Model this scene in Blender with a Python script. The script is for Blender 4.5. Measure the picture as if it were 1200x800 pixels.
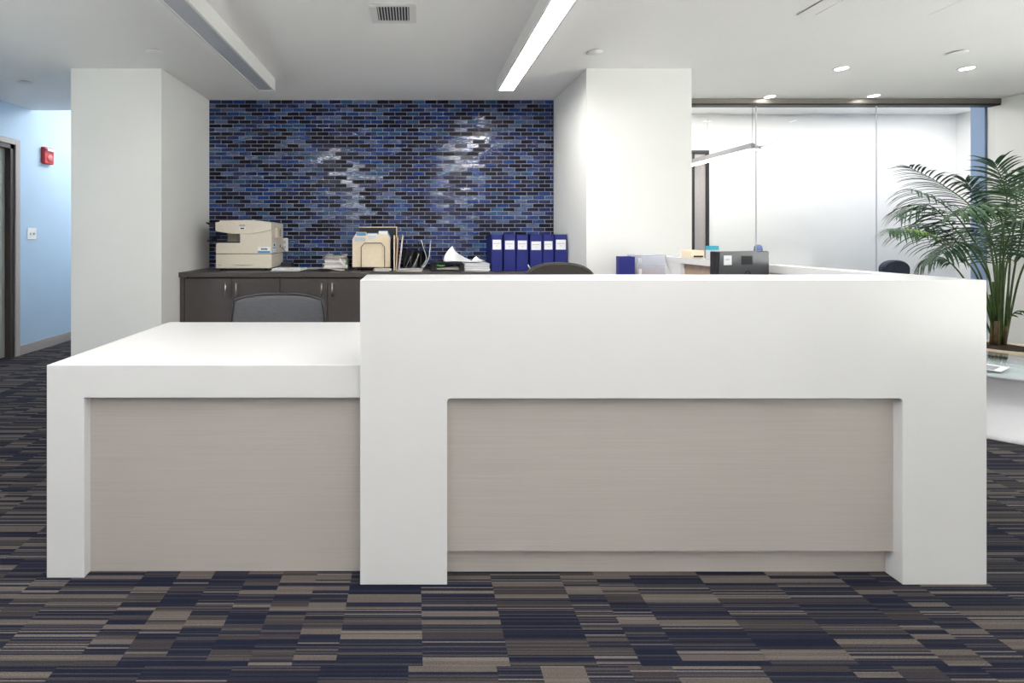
import bpy, bmesh, math, random
from mathutils import Vector, Matrix
random.seed(7)
for o in list(bpy.data.objects): bpy.data.objects.remove(o, do_unlink=True)
SC = bpy.context.scene
C = SC.collection

# ------------------------------------------------------------------ camera, world, exposure
F, VX, VY, H = 560.0, 485.0, 276.0, 1.226          # focal length (px of 1200), vanishing point, eye height
cam_d = bpy.data.cameras.new('camera'); cam = bpy.data.objects.new('camera', cam_d); C.objects.link(cam)
cam.location = (0, 0, H); cam.rotation_euler = (math.pi/2, 0, 0)
cam_d.sensor_fit = 'HORIZONTAL'; cam_d.sensor_width = 36; cam_d.lens = 36*F/1200
cam_d.shift_x = (600-VX)/1200; cam_d.shift_y = -(400-VY)/1200; cam_d.clip_start = .05
SC.camera = cam
w = bpy.data.worlds.new('world'); SC.world = w; w.use_nodes = True
w.node_tree.nodes['Background'].inputs[0].default_value = (.9, .95, 1, 1)
w.node_tree.nodes['Background'].inputs[1].default_value = 1.3
vs = SC.view_settings
vs.view_transform = 'Standard'; vs.look = 'None'; vs.gamma = 1; vs.use_curve_mapping = False
vs.exposure = 0.6
E_LINEAR, E_DOWN, E_PENDANT, E_ROOM_FILL, E_CORR = 29.0, 14.0, 14.0, 14.5, 15.0   # radiances of the lamps and the added room panel
sun_d = bpy.data.lights.new('sun', 'SUN'); sun_d.energy = 38; sun_d.angle = .01; sun_d.color = (.92, .965, 1)   # lights the added bounce ground outside the added windows
sun = bpy.data.objects.new('sun', sun_d); C.objects.link(sun); sun.location = (0, 10, 20); sun.rotation_euler = (math.radians(-32), 0, 0)

def wx(px, Y): return (px-VX)*Y/F
def wz(py, Y): return H+(VY-py)*Y/F

# ------------------------------------------------------------------ materials
def lin(c):
    return tuple(((v/255)/12.92 if v/255 <= .04045 else ((v/255+.055)/1.055)**2.4) for v in c)+(1,)
MATS = {}
class NT:
    def __init__(s, name):
        s.m = bpy.data.materials.new(name); s.m.use_nodes = True; s.t = s.m.node_tree
        s.b = s.t.nodes['Principled BSDF']; s.out = s.t.nodes['Material Output']; MATS[name] = s.m
    def n(s, typ, **k):
        nd = s.t.nodes.new(typ)
        for a, v in k.items(): setattr(nd, a, v)
        return nd
    def put(s, sock, v):
        if isinstance(v, bpy.types.NodeSocket): s.t.links.new(v, sock)
        elif v is not None: sock.default_value = v
    def math(s, op, a, b=None, c=None):
        nd = s.n('ShaderNodeMath', operation=op); s.put(nd.inputs[0], a)
        if b is not None: s.put(nd.inputs[1], b)
        if c is not None: s.put(nd.inputs[2], c)
        return nd.outputs[0]
    def pos(s): return s.n('ShaderNodeNewGeometry').outputs['Position']
    def noise(s, vec, scale, detail=2.0, rough=.5):
        nd = s.n('ShaderNodeTexNoise'); s.put(nd.inputs['Vector'], vec)
        nd.inputs['Scale'].default_value = scale; nd.inputs['Detail'].default_value = detail; nd.inputs['Roughness'].default_value = rough
        return nd.outputs['Fac']
    def scl(s, vec, sc):
        nd = s.n('ShaderNodeVectorMath', operation='MULTIPLY'); s.put(nd.inputs[0], vec); nd.inputs[1].default_value = sc
        return nd.outputs[0]
    def ramp(s, fac, stops, interp='LINEAR'):
        nd = s.n('ShaderNodeValToRGB'); nd.color_ramp.interpolation = interp
        el = nd.color_ramp.elements
        while len(el) < len(stops): el.new(.5)
        for e, (p, c) in zip(el, stops): e.position = p; e.color = c
        s.put(nd.inputs[0], fac); return nd.outputs[0]
    def bump(s, h, strength, dist):
        nd = s.n('ShaderNodeBump'); nd.inputs['Strength'].default_value = strength; nd.inputs['Distance'].default_value = dist
        s.put(nd.inputs['Height'], h); s.t.links.new(nd.outputs[0], s.b.inputs['Normal'])
def scale_c(c, k): return tuple(min(1, v*k) for v in c[:3])+(1,)
def mat(name, rgb, rough=.6, metal=0.0, var=.04, vscale=40, bump=0, bscale=200, spec=.5):
    k = NT(name); c = lin(rgb)
    f = k.noise(k.pos(), vscale)
    k.put(k.b.inputs['Base Color'], k.ramp(f, [(.3, scale_c(c, 1-var)), (.7, scale_c(c, 1+var))]))
    k.b.inputs['Roughness'].default_value = rough; k.b.inputs['Metallic'].default_value = metal
    k.b.inputs['Specular IOR Level'].default_value = spec
    if bump: k.bump(k.noise(k.pos(), bscale), bump, .002)
    return k.m
def emit(name, rgb, strength):
    k = NT(name); e = k.n('ShaderNodeEmission'); e.inputs[0].default_value = lin(rgb); e.inputs[1].default_value = strength
    k.t.links.new(e.outputs[0], k.out.inputs[0]); return k.m

mat('wall_white', (234, 234, 231), .7, var=.012, vscale=2, bump=.15, bscale=260)
mat('ceiling_white', (250, 249, 248), .75, var=.012, vscale=1.5)
mat('blue_paint', (180, 204, 226), .6, var=.02, vscale=2, bump=.1, bscale=260)
mat('slate_blue_paint', (128, 152, 186), .6, var=.03, vscale=3)
mat('solid_surface', (219, 219, 219), .22, var=.008, vscale=5)
mat('white_plastic', (236, 236, 234), .4, var=.01)
mat('white_metal', (228, 227, 225), .45, var=.01)
mat('pendant_grey', (152, 151, 153), .5)
mat('grey_lens', (176, 181, 190), .35, var=.02)
mat('laminate_dark', (76, 70, 69), .45, var=.05, vscale=14, bump=.1, bscale=300)
mat('dark_gap', (26, 23, 24), .8)
mat('brushed_steel', (214, 208, 200), .3, 1.0, var=.05)
mat('header_grey', (128, 124, 118), .35, .3)
mat('black_channel', (22, 22, 24), .5)
mat('bronze_frame', (74, 66, 64), .45, .2)
mat('casing_taupe', (178, 170, 168), .5)
mat('base_taupe', (168, 160, 156), .6)
mat('door_grey', (178, 180, 174), .5)
mat('blind_grey', (176, 170, 168), .7)
mat('copier_cream', (222, 213, 197), .5, var=.02)
mat('copier_trim', (170, 160, 146), .5)
mat('black_plastic', (24, 25, 30), .4, bump=.1, bscale=500)
mat('navy_plastic', (28, 32, 48), .4)
mat('manila', (238, 222, 194), .7, var=.03)
mat('tan_card', (206, 164, 120), .7)
mat('paper', (240, 241, 244), .8, var=.01)
mat('paper_grey', (198, 200, 205), .8, var=.02)
mat('paper_warm', (218, 210, 204), .8, var=.04)
mat('ink', (30, 30, 34), .7)
mat('ink_soft', (150, 150, 156), .7)
mat('label_blue', (40, 140, 205), .5)
mat('tab_blue', (92, 150, 200), .6)
mat('teal_print', (40, 160, 186), .5)
mat('binder_blue', (18, 30, 116), .6, var=.05, vscale=30, bump=.08, bscale=400)
mat('green_card', (70, 180, 90), .6)
mat('leaflet_green', (122, 140, 112), .6)
mat('red_plastic', (196, 52, 56), .4)
mat('red_pale', (222, 118, 112), .45)
mat('chair_black', (48, 45, 42), .85, var=.1, vscale=300, bump=.3, bscale=900)
mat('chair_frame', (42, 42, 46), .45)
mat('chair_blue', (66, 88, 136), .85, var=.1, vscale=200)
mat('chair_navy', (52, 58, 78), .85, var=.1, vscale=200)
mat('monitor_black', (60, 63, 68), .35, var=.03)
mat('monitor_side', (34, 32, 36), .35)
mat('screen_glass', (10, 10, 12), .1)
mat('soil', (52, 40, 32), .95, var=.4, vscale=60, bump=1, bscale=120)
mat('pot_cream', (206, 190, 166), .6, var=.06)
mat('pot_brown', (126, 98, 78), .7, var=.1)
mat('stalk_green', (62, 84, 36), .55, var=.3, vscale=18)
mat('stalk_brown', (86, 66, 40), .7, var=.35, vscale=30)
mat('table_white', (226, 226, 230), .3, var=.01)
mat('seam_grey', (112, 110, 108), .6)
mat('magenta_print', (196, 96, 92), .6)
mat('orange_print', (226, 150, 110), .6)
mat('wood_inner', (158, 136, 120), .5, var=.08)
emit('lamp_linear', (255, 252, 248), E_LINEAR)
emit('lamp_down', (255, 250, 244), E_DOWN)
emit('lamp_pendant', (255, 254, 252), E_PENDANT)
emit('room_fill_glow', (254, 252, 252), E_ROOM_FILL)  # glow of the unseen panel added to brighten the meeting room
emit('lamp_corridor', (246, 250, 255), E_CORR)

def m_laminate():
    k = NT('panel_laminate'); p = k.pos()
    f1 = k.noise(k.scl(p, (2.2, 2.2, 190)), 1.0, 3); f2 = k.noise(k.scl(p, (3, 3, 420)), 1.0, 2); f3 = k.noise(p, 3, 2)
    f = k.math('ADD', k.math('MULTIPLY', f1, .5), k.math('ADD', k.math('MULTIPLY', f2, .35), k.math('MULTIPLY', f3, .15)))
    c = lin((180, 173, 168))
    k.put(k.b.inputs['Base Color'], k.ramp(f, [(.3, scale_c(c, .93)), (.7, scale_c(c, 1.06))]))
    k.b.inputs['Roughness'].default_value = .5; k.bump(f2, .12, .002)
m_laminate()

def m_leaf(name, a, b):
    k = NT(name); f = k.noise(k.pos(), 22, 2)
    k.put(k.b.inputs['Base Color'], k.ramp(f, [(.3, lin(a)), (.7, lin(b))])); k.b.inputs['Roughness'].default_value = .38
m_leaf('leaf_dark', (18, 54, 32), (46, 86, 50))
m_leaf('leaf_mid', (30, 74, 38), (74, 112, 62))
m_leaf('leaf_yellow', (96, 150, 44), (150, 186, 70))

def m_tile(name, rgb, rough, bump, sp):
    k = NT(name); p = k.pos(); c = lin(rgb)
    f = k.noise(k.scl(p, (9, 9, 60)), 1.6, 3, .6)
    k.put(k.b.inputs['Base Color'], k.ramp(f, [(.25, scale_c(c, .72)), (.75, scale_c(c, 1.32))]))
    k.b.inputs['Roughness'].default_value = rough; k.b.inputs['Specular IOR Level'].default_value = sp
    k.bump(k.noise(k.scl(p, (26, 26, 60)), 1.0, 2.5), bump, .006)
TILE = [('glaze_black', (8, 14, 36), .4, .05, 24, .15), ('glaze_ink', (11, 22, 56), .3, .1, 18, .25), ('glaze_navy', (14, 34, 88), .15, .2, 20, .55),
        ('glaze_royal', (18, 54, 118), .14, .22, 13, .6), ('glaze_teal', (32, 72, 112), .14, .25, 9, .7), ('glaze_slate', (62, 84, 124), .14, .28, 16, .8)]
for nm, c, r, b, wgt, sp in TILE: m_tile(nm, c, r, b, sp)
mat('bounce_ground', (200, 196, 188), .9, var=.06, vscale=3)  # outdoor ground added to bounce sunlight into the room
mat('grout', (158, 158, 164), .9, var=.05)

def m_carpet():
    k = NT('carpet'); p = k.pos(); s = k.n('ShaderNodeSeparateXYZ'); k.put(s.inputs[0], p); x, y = s.outputs[0], s.outputs[1]
    def white(a, b, c=0.0):
        cm = k.n('ShaderNodeCombineXYZ'); k.put(cm.inputs[0], a); k.put(cm.inputs[1], b); k.put(cm.inputs[2], c)
        wn = k.n('ShaderNodeTexWhiteNoise', noise_dimensions='3D'); k.put(wn.inputs[0], cm.outputs[0]); return wn.outputs['Value']
    M = k.math
    ty = M('FLOOR', M('DIVIDE', y, .454))
    off = M('MULTIPLY', white(ty, 3.3), .5)
    cx = M('FLOOR', M('DIVIDE', M('ADD', x, off), .125))
    half = M('FLOOR', M('DIVIDE', cx, 2))
    merge = M('GREATER_THAN', white(half, ty, 1.5), .38)
    idc = M('SUBTRACT', cx, M('MULTIPLY', merge, M('SUBTRACT', cx, M('MULTIPLY', half, 2))))
    r = M('FLOOR', M('DIVIDE', y, .01816))
    rh = M('FLOOR', M('DIVIDE', r, 2))
    rm = M('GREATER_THAN', white(rh, idc, 8.1), .78)
    r2 = M('SUBTRACT', r, M('MULTIPLY', rm, M('SUBTRACT', r, M('MULTIPLY', rh, 2))))
    v = white(idc, r2, ty)
    base = k.ramp(v, [(0, lin((23, 27, 44))), (.36, lin((58, 54, 55))), (.50, lin((56, 55, 62))), (.81, lin((98, 91, 86)))], 'CONSTANT')
    stripe_amt = M('MULTIPLY', M('GREATER_THAN', v, .50), M('LESS_THAN', v, .81))
    ln = M('FLOOR', M('DIVIDE', y, .0042))
    lw = white(ln, idc, 2.2)
    line = k.ramp(lw, [(0, lin((26, 29, 48))), (.5, lin((70, 66, 64))), (.8, lin((112, 106, 100)))], 'CONSTANT')
    mx = k.n('ShaderNodeMix', data_type='RGBA'); k.put(mx.inputs[0], M('ADD', M('MULTIPLY', stripe_amt, .6), .2))
    k.put(mx.inputs[6], base); k.put(mx.inputs[7], line)
    tuft = k.noise(k.scl(p, (330, 520, 300)), 1.0, 2)
    m2 = k.n('ShaderNodeMix', data_type='RGBA', blend_type='MULTIPLY'); m2.inputs[0].default_value = 1
    k.put(m2.inputs[6], mx.outputs[2]); k.put(m2.inputs[7], k.ramp(tuft, [(.3, (.35, .35, .35, 1)), (.7, (1.55, 1.55, 1.55, 1))]))
    k.put(k.b.inputs['Base Color'], m2.outputs[2]); k.b.inputs['Roughness'].default_value = .95
    k.b.inputs['Specular IOR Level'].default_value = .15
    k.bump(k.noise(k.scl(p, (300, 420, 300)), 1.0, 2), .5, .004)
m_carpet()

def m_glass(name, tint, ior, rough=0.0):
    k = NT(name); t = k.n('ShaderNodeBsdfTransparent'); t.inputs[0].default_value = tint
    g = k.n('ShaderNodeBsdfGlossy'); g.inputs['Roughness'].default_value = rough
    fr = k.n('ShaderNodeFresnel'); fr.inputs[0].default_value = ior
    front = k.math('SUBTRACT', 1.0, k.n('ShaderNodeNewGeometry').outputs['Backfacing'])
    mx = k.n('ShaderNodeMixShader'); k.put(mx.inputs[0], k.math('MULTIPLY', fr.outputs[0], front)); k.t.links.new(t.outputs[0], mx.inputs[1]); k.t.links.new(g.outputs[0], mx.inputs[2])
    k.t.links.new(mx.outputs[0], k.out.inputs[0])
m_glass('pane_glass', (.985, .99, .985, 1), 1.3)
m_glass('table_glass', (.95, .985, .985, 1), 1.45)
def m_frost():
    k = NT('frosted_plastic'); t = k.n('ShaderNodeBsdfTransparent'); t.inputs[0].default_value = (.95, .96, 1, 1)
    mx = k.n('ShaderNodeMixShader'); mx.inputs[0].default_value = .3
    k.b.inputs['Base Color'].default_value = lin((236, 238, 244)); k.b.inputs['Roughness'].default_value = .35
    k.t.links.new(t.outputs[0], mx.inputs[1]); k.t.links.new(k.b.outputs[0], mx.inputs[2]); k.t.links.new(mx.outputs[0], k.out.inputs[0])
m_frost()
def m_mesh_fabric():
    k = NT('mesh_fabric'); t = k.n('ShaderNodeBsdfTransparent')
    mx = k.n('ShaderNodeMixShader'); mx.inputs[0].default_value = .86
    f = k.noise(k.scl(k.pos(), (30, 30, 400)), 1.0, 2); c = lin((94, 96, 101))
    k.put(k.b.inputs['Base Color'], k.ramp(f, [(.3, scale_c(c, .85)), (.7, scale_c(c, 1.15))])); k.b.inputs['Roughness'].default_value = .7
    k.t.links.new(t.outputs[0], mx.inputs[1]); k.t.links.new(k.b.outputs[0], mx.inputs[2]); k.t.links.new(mx.outputs[0], k.out.inputs[0])
m_mesh_fabric()

# ------------------------------------------------------------------ mesh helpers
class MB:
    """collects shapes into one mesh; every shape may name its own material"""
    def __init__(s): s.bm = bmesh.new(); s.mats = []
    def mi(s, m):
        if m not in s.mats: s.mats.append(m)
        return s.mats.index(m)
    def _merge(s, tmp, m, mtx=None, smooth=False):
        if mtx is not None: bmesh.ops.transform(tmp, matrix=mtx, verts=tmp.verts)
        i = s.mi(m); vm = {}
        for v in tmp.verts: vm[v] = s.bm.verts.new(v.co)
        for f in tmp.faces:
            try: nf = s.bm.faces.new([vm[v] for v in f.verts])
            except ValueError: continue
            nf.material_index = i; nf.smooth = smooth
        tmp.free(); return s
    def box(s, x0, x1, y0, y1, z0, z1, m, bev=0, seg=1, mtx=None):
        t = bmesh.new()
        bmesh.ops.create_cube(t, size=1, matrix=Matrix.Translation(((x0+x1)/2, (y0+y1)/2, (z0+z1)/2)) @ Matrix.Diagonal((x1-x0, y1-y0, z1-z0, 1)))
        if bev: bmesh.ops.bevel(t, geom=t.edges[:], offset=bev, segments=seg, profile=.5, affect='EDGES')
        return s._merge(t, m, mtx)
    def prism(s, pts, d0, d1, m, axis='y', bev=0, mtx=None, smooth=False):
        """polygon pts (a,b) swept along axis from d0 to d1; axis y: (x,z); axis x: (y,z); axis z: (x,y)"""
        def co(a, b, d): return {'y': (a, d, b), 'x': (d, a, b), 'z': (a, b, d)}[axis]
        t = bmesh.new()
        A = [t.verts.new(co(a, b, d0)) for a, b in pts]; B = [t.verts.new(co(a, b, d1)) for a, b in pts]
        t.faces.new(A); t.faces.new(B[::-1]); n = len(pts)
        for i in range(n): t.faces.new([A[i], B[i], B[(i+1) % n], A[(i+1) % n]])
        bmesh.ops.recalc_face_normals(t, faces=t.faces[:])
        if bev: bmesh.ops.bevel(t, geom=t.edges[:], offset=bev, segments=1, profile=.5, affect='EDGES')
        return s._merge(t, m, mtx, smooth)
    def tube(s, pts, r, m, n=8, mtx=None, cap=True):
        t = bmesh.new(); pts = [Vector(p) for p in pts]; rings = []; N = len(pts)
        rr = r if isinstance(r, (list, tuple)) else [r]*N
        up = None
        for i, p in enumerate(pts):
            d = (pts[min(i+1, N-1)]-pts[max(i-1, 0)]).normalized()
            if up is None: up = Vector((0, 0, 1)) if abs(d.z) < .9 else Vector((1, 0, 0))
            a = d.cross(up)
            if a.length < 1e-4: a = d.cross(Vector((0, 1, 0)))
            a.normalize(); b = a.cross(d).normalized(); up = b
            rings.append([t.verts.new(p+(a*math.cos(q)+b*math.sin(q))*rr[i]) for q in [2*math.pi*j/n for j in range(n)]])
        for i in range(N-1):
            for j in range(n): t.faces.new([rings[i][j], rings[i][(j+1) % n], rings[i+1][(j+1) % n], rings[i+1][j]])
        if cap: t.faces.new(rings[0][::-1]); t.faces.new(rings[-1])
        bmesh.ops.recalc_face_normals(t, faces=t.faces[:])
        return s._merge(t, m, mtx, True)
    def lathe(s, prof, m, n=48, mtx=None, smooth=True, ring=False):
        t = bmesh.new(); rings = []
        for r, z in prof:
            rings.append([t.verts.new((r*math.cos(2*math.pi*j/n), r*math.sin(2*math.pi*j/n), z)) for j in range(n)])
        for a, b in zip(rings, rings[1:]+(rings[:1] if ring else [])):
            for j in range(n): t.faces.new([a[j], a[(j+1) % n], b[(j+1) % n], b[j]])
        if not ring: t.faces.new(rings[0][::-1]); t.faces.new(rings[-1])
        bmesh.ops.recalc_face_normals(t, faces=t.faces[:])
        return s._merge(t, m, mtx, smooth)
    def sheet(s, fn, nu, nv, th, m, mtx=None):
        """thin sheet: fn(u,v)->(x,y,z), with real thickness th along the surface normal"""
        t = bmesh.new(); e = 1e-3; top = {}; bot = {}
        for i in range(nu+1):
            for j in range(nv+1):
                u, v = i/nu, j/nv; p = Vector(fn(u, v))
                n = (Vector(fn(u+e, v))-Vector(fn(u-e, v))).cross(Vector(fn(u, v+e))-Vector(fn(u, v-e))).normalized()
                top[i, j] = t.verts.new(p+n*th/2); bot[i, j] = t.verts.new(p-n*th/2)
        for i in range(nu):
            for j in range(nv):
                t.faces.new([top[i, j], top[i+1, j], top[i+1, j+1], top[i, j+1]]); t.faces.new([bot[i, j], bot[i, j+1], bot[i+1, j+1], bot[i+1, j]])
        for i in range(nu):
            t.faces.new([top[i, 0], bot[i, 0], bot[i+1, 0], top[i+1, 0]]); t.faces.new([top[i, nv], top[i+1, nv], bot[i+1, nv], bot[i, nv]])
        for j in range(nv):
            t.faces.new([top[0, j], top[0, j+1], bot[0, j+1], bot[0, j]]); t.faces.new([top[nu, j], bot[nu, j], bot[nu, j+1], top[nu, j+1]])
        bmesh.ops.recalc_face_normals(t, faces=t.faces[:])
        return s._merge(t, m, mtx, True)
    def mesh(s, name):
        me = bpy.data.meshes.new(name); s.bm.to_mesh(me); s.bm.free()
        for m in s.mats: me.materials.append(MATS[m])
        return me
    def build(s, name, parent=None, label=None, cat=None, group=None, kind=None, loc=None, rz=0):
        o = bpy.data.objects.new(name, s.mesh(name)); C.objects.link(o); o.parent = parent
        if loc: o.location = loc
        if rz: o.rotation_euler.z = rz
        return tag(o, label, cat, group, kind)
def tag(o, label=None, cat=None, group=None, kind=None):
    if label: o['label'] = label
    if cat: o['category'] = cat
    if group: o['group'] = group
    if kind: o['kind'] = kind
    return o
def thing(name, label, cat, loc=(0, 0, 0), rz=0, group=None):
    o = bpy.data.objects.new(name, None); C.objects.link(o); o.location = loc; o.rotation_euler.z = rz; o.empty_display_size = .1
    return tag(o, label, cat, group)
def struct(name, mb, label=None): return mb.build(name, kind='structure', label=label)
def T(x, y, z): return Matrix.Translation((x, y, z))
def RX(a): return Matrix.Rotation(a, 4, 'X')
def RY(a): return Matrix.Rotation(a, 4, 'Y')
def RZ(a): return Matrix.Rotation(a, 4, 'Z')
def rounded(x0, x1, z0, z1, r, n=4):
    P = []
    for cx, cz, a0 in ((x1-r, z0+r, -90), (x1-r, z1-r, 0), (x0+r, z1-r, 90), (x0+r, z0+r, 180)):
        for i in range(n+1):
            a = math.radians(a0+90*i/n); P.append((cx+r*math.cos(a), cz+r*math.sin(a)))
    return P

# ------------------------------------------------------------------ the setting
CEIL, WALLY = 2.55, 4.67
XL, XR = -4.04, 5.67                       # blue corridor wall, right wall
PL0, PL1, PR0, PR1, PY = -2.716, -2.0, 1.367, 2.2, 3.785   # pillars
struct('floor', MB().box(-4.3, 5.9, -2.9, 8.6, -.1, 0, 'carpet').box(5.9, 8.6, 4.6, 8.6, -.1, 0, 'carpet'))
struct('ceiling', MB().box(-4.3, 5.9, -2.9, 4.62, CEIL, CEIL+.12, 'ceiling_white').box(-4.3, -2.4, 4.62, 5.0, CEIL, CEIL+.12, 'ceiling_white').box(-2.4, 2.3, 4.62, 4.86, CEIL, CEIL+.12, 'ceiling_white'))
RY0 = -2.8                                 # rear of the room: a plain wall, no windows
LW0, LW1, RW0, RW1 = .6, 1.7, -2.3, 2.5     # unseen window openings added in the side walls to light the ceiling
struct('wall_rear', MB().box(-4.2, XR+.12, RY0-.1, RY0, 0, CEIL+.1, 'wall_white'))
struct('wall_right', MB().box(XR, XR+.12, RW1, 4.725, 0, 2.9, 'wall_white').box(XR, XR+.12, RW0, RW1, 0, .12, 'wall_white').box(XR, XR+.12, RW0, RW1, 2.45, CEIL+.1, 'wall_white').box(XR, XR+.12, RY0, RW0, 0, CEIL+.1, 'wall_white'))
struct('added_bounce_ground', MB().box(8.7, 40, -30, 30, -.3, -.12, 'bounce_ground').box(5.9, 8.7, -30, 4.6, -.3, -.12, 'bounce_ground').box(-40, -5.5, -30, 30, -.3, -.12, 'bounce_ground').box(-5.5, -4.25, -30, 3.8, -.3, -.12, 'bounce_ground'))  # unseen sunlit ground, added to throw light up onto the ceiling
def glazing(name, xa, y0, y1, n):  # unseen side windows, added for daylight on ceiling and counters
    wr = struct(name, MB().box(xa-.02, xa+.02, y0, y1, .12, .16, 'brushed_steel').box(xa-.02, xa+.02, y0, y1, 2.41, 2.45, 'brushed_steel'))
    for i in range(n+1):
        yy = y0+(y1-y0)*i/n; MB().box(xa-.02, xa+.02, yy-.02, yy+.02, .16, 2.41, 'brushed_steel').build('mullion', wr)
        if i < n: MB().box(xa-.004, xa+.004, yy+.02, yy+(y1-y0)/n-.02, .16, 2.41, 'pane_glass').build('pane', wr)
glazing('added_window_right', XR+.06, RW0, RW1, 4)
glazing('added_window_left', XL-.07, LW0, LW1, 1)
DY0, DY1, DZ = 3.84, 4.84, 2.15            # door opening in the blue wall
struct('wall_left', MB().box(XL-.14, XL, -2.9, LW0, 0, 3.2, 'blue_paint').box(XL-.14, XL, LW1, DY0, 0, 3.2, 'blue_paint').box(XL-.14, XL, LW0, LW1, 0, .12, 'blue_paint').box(XL-.14, XL, LW0, LW1, 2.45, 3.2, 'blue_paint').box(XL-.14, XL, DY1, 8.4, 0, 3.2, 'blue_paint').box(XL-.14, XL, DY0, DY1, DZ, 3.2, 'blue_paint'))
struct('wall_corridor_end', MB().box(-4.3, -2.0, 8.3, 8.4, 0, 3.2, 'blue_paint'))
struct('wall_corridor_side', MB().box(-2.716, -2.6, 4.9, 8.3, 0, 3.2, 'wall_white'))
struct('ceiling_corridor', MB().box(-4.3, -2.6, 5.05, 8.4, 2.95, 3.05, 'ceiling_white').box(-4.3, -2.6, 5.0, 5.05, CEIL, 3.05, 'ceiling_white'))
struct('pillar_left', MB().box(PL0, PL1, PY, 4.9, 0, CEIL, 'wall_white'))
struct('pillar_right', MB().box(PR0, PR1, PY, 4.9, 0, CEIL, 'wall_white'))
# door in the blue wall
d = struct('door_1', MB().box(XL-.098, XL-.058, DY0+.052, DY1-.052, .01, DZ-.052, 'door_grey', .002), 'pale grey door leaf in a dark frame')
fr = MB()
fr.box(XL-.14, XL-.002, DY0, DY0+.05, 0, DZ, 'bronze_frame').box(XL-.14, XL-.002, DY1-.05, DY1, 0, DZ, 'bronze_frame').box(XL-.14, XL-.002, DY0, DY1, DZ-.05, DZ, 'bronze_frame')
fr.box(XL-.139, XL-.099, DY1-.075, DY1-.05, 0, DZ-.05, 'bronze_frame').box(XL-.139, XL-.099, DY0+.05, DY1-.05, DZ-.075, DZ-.05, 'bronze_frame')
fr.build('door_frame', d)
MB().box(XL-.002, XL+.014, DY1-.006, DY1+.05, 0, DZ+.05, 'casing_taupe', .002).box(XL-.002, XL+.014, DY0-.05, DY0+.006, 0, DZ+.05, 'casing_taupe', .002).box(XL-.002, XL+.014, DY0+.006, DY1-.006, DZ-.006, DZ+.05, 'casing_taupe', .002).build('casing', d)
MB().tube([(XL-.058, DY0+.14, 1.0), (XL-.01, DY0+.14, 1.0), (XL-.01, DY0+.25, 1.0)], .009, 'brushed_steel').build('door_handle', d)
struct('baseboard_left', MB().box(XL, XL+.012, DY1+.052, 8.3, 0, .1, 'base_taupe', .002).box(XL, XL+.012, -2.9, DY0-.052, 0, .1, 'base_taupe', .002))
struct('baseboard_pillar', MB().box(PL0-.0, PL1, PY-.012, PY, 0, .1, 'base_taupe', .002))
struct('baseboard_right', MB().box(XR-.012, XR, -2.9, 4.59, 0, .1, 'base_taupe', .002))

# tiled wall: backing + running-bond glazed tiles
tw = struct('wall_back', MB().box(PL1+.0005, PR0-.0005, WALLY, WALLY+.16, 0, CEIL, 'grout'), 'wall of glossy blue glazed tiles with pale grout')
PITX, PITZ, GAP, ZT0 = .1171, .0389, .0056, .916
tile_me = {}
def tile_mesh(wd, k):
    key = (round(wd, 4), k)
    if key not in tile_me:
        tile_me[key] = MB().box(0, wd, -.0035, .004, 0, PITZ-GAP, TILE[k][0], .0008).mesh('tile')
    return tile_me[key]
tiles = []; rt = random.Random(11)
rows = int((CEIL-.002-ZT0)/PITZ)
z_off = (CEIL-.002-ZT0)-rows*PITZ
for r in range(rows+1):
    z = CEIL-.003-(r+1)*PITZ+GAP
    if z < ZT0-PITZ*.9: continue
    xs = PL1+.002-(PITX/2 if r % 2 else 0)
    while xs < PR0-.004:
        a, b = max(xs, PL1+.002), min(xs+PITX-GAP, PR0-.002)
        if b-a > .012:
            k = rt.choices(range(len(TILE)), [t[4] for t in TILE])[0]
            tiles.append((a, z, b-a, k, rt.uniform(-.02, .02), rt.uniform(-.035, .035), rt.uniform(-.001, .001)))
        xs += PITX
# whole tiles of the upper middle field stand singly, the rest of the field is one joined part
whole = [t for t in tiles if t[2] > .1 and -1.15 < t[0] < 1.25 and t[1] > 1.45]
whole.sort(key=lambda t: abs(t[1]-2.0)); single = set(whole[:300])
rest = MB(); tmp_idx = {}
for t in tiles:
    a, z, wd, k, rz_, rx_, dy = t
    M4 = T(a, WALLY+dy, z) @ T(wd/2, 0, PITZ/2) @ RZ(rz_) @ RX(rx_) @ T(-wd/2, 0, -PITZ/2)
    if t in single:
        o = bpy.data.objects.new('tile', tile_mesh(wd, k)); C.objects.link(o); o.parent = tw; o.matrix_local = M4
    else:
        rest.box(0, wd, -.0035, .004, 0, PITZ-GAP, TILE[k][0], .0008, mtx=M4)
rest.build('tile_field', tw, kind='stuff')

# glass wall, header and the room behind it
GY = 4.66
hd = struct('trim_1', MB().box(PR1+.001, XR-.001, GY-.05, GY+.05, CEIL-.048, CEIL, 'header_grey', .001).box(PR1+.001, XR-.001, GY-.045, GY+.045, CEIL-.062, CEIL-.048, 'black_channel'), 'grey metal header above the glass wall')
gx = [PR1+.002, wx(886, GY), wx(1027, GY), XR-.004]
wn = struct('window_1', MB().box(PR1+.001, XR-.001, GY-.02, GY+.02, 0, .03, 'brushed_steel', .002), 'frameless floor to ceiling glass wall')
for a, b in zip(gx, gx[1:]):
    MB().box(a+.0025, b-.0025, GY-.006, GY+.006, .03, CEIL-.055, 'pane_glass').build('pane', wn)
for a in gx[1:3]:
    MB().box(a-.0022, a+.0022, GY-.006, GY+.006, .03, CEIL-.055, 'paper_grey').build('joint', wn)
RC, RB = 2.85, 6.4
rcx = wx(1121, RB)
struct('wall_meeting_back', MB().box(2.05, rcx+.1, RB, RB+.1, 0, RC, 'wall_white'))
struct('wall_meeting_left', MB().box(2.05, 2.15, 4.9, RB, 0, RC, 'wall_white'))
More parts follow.
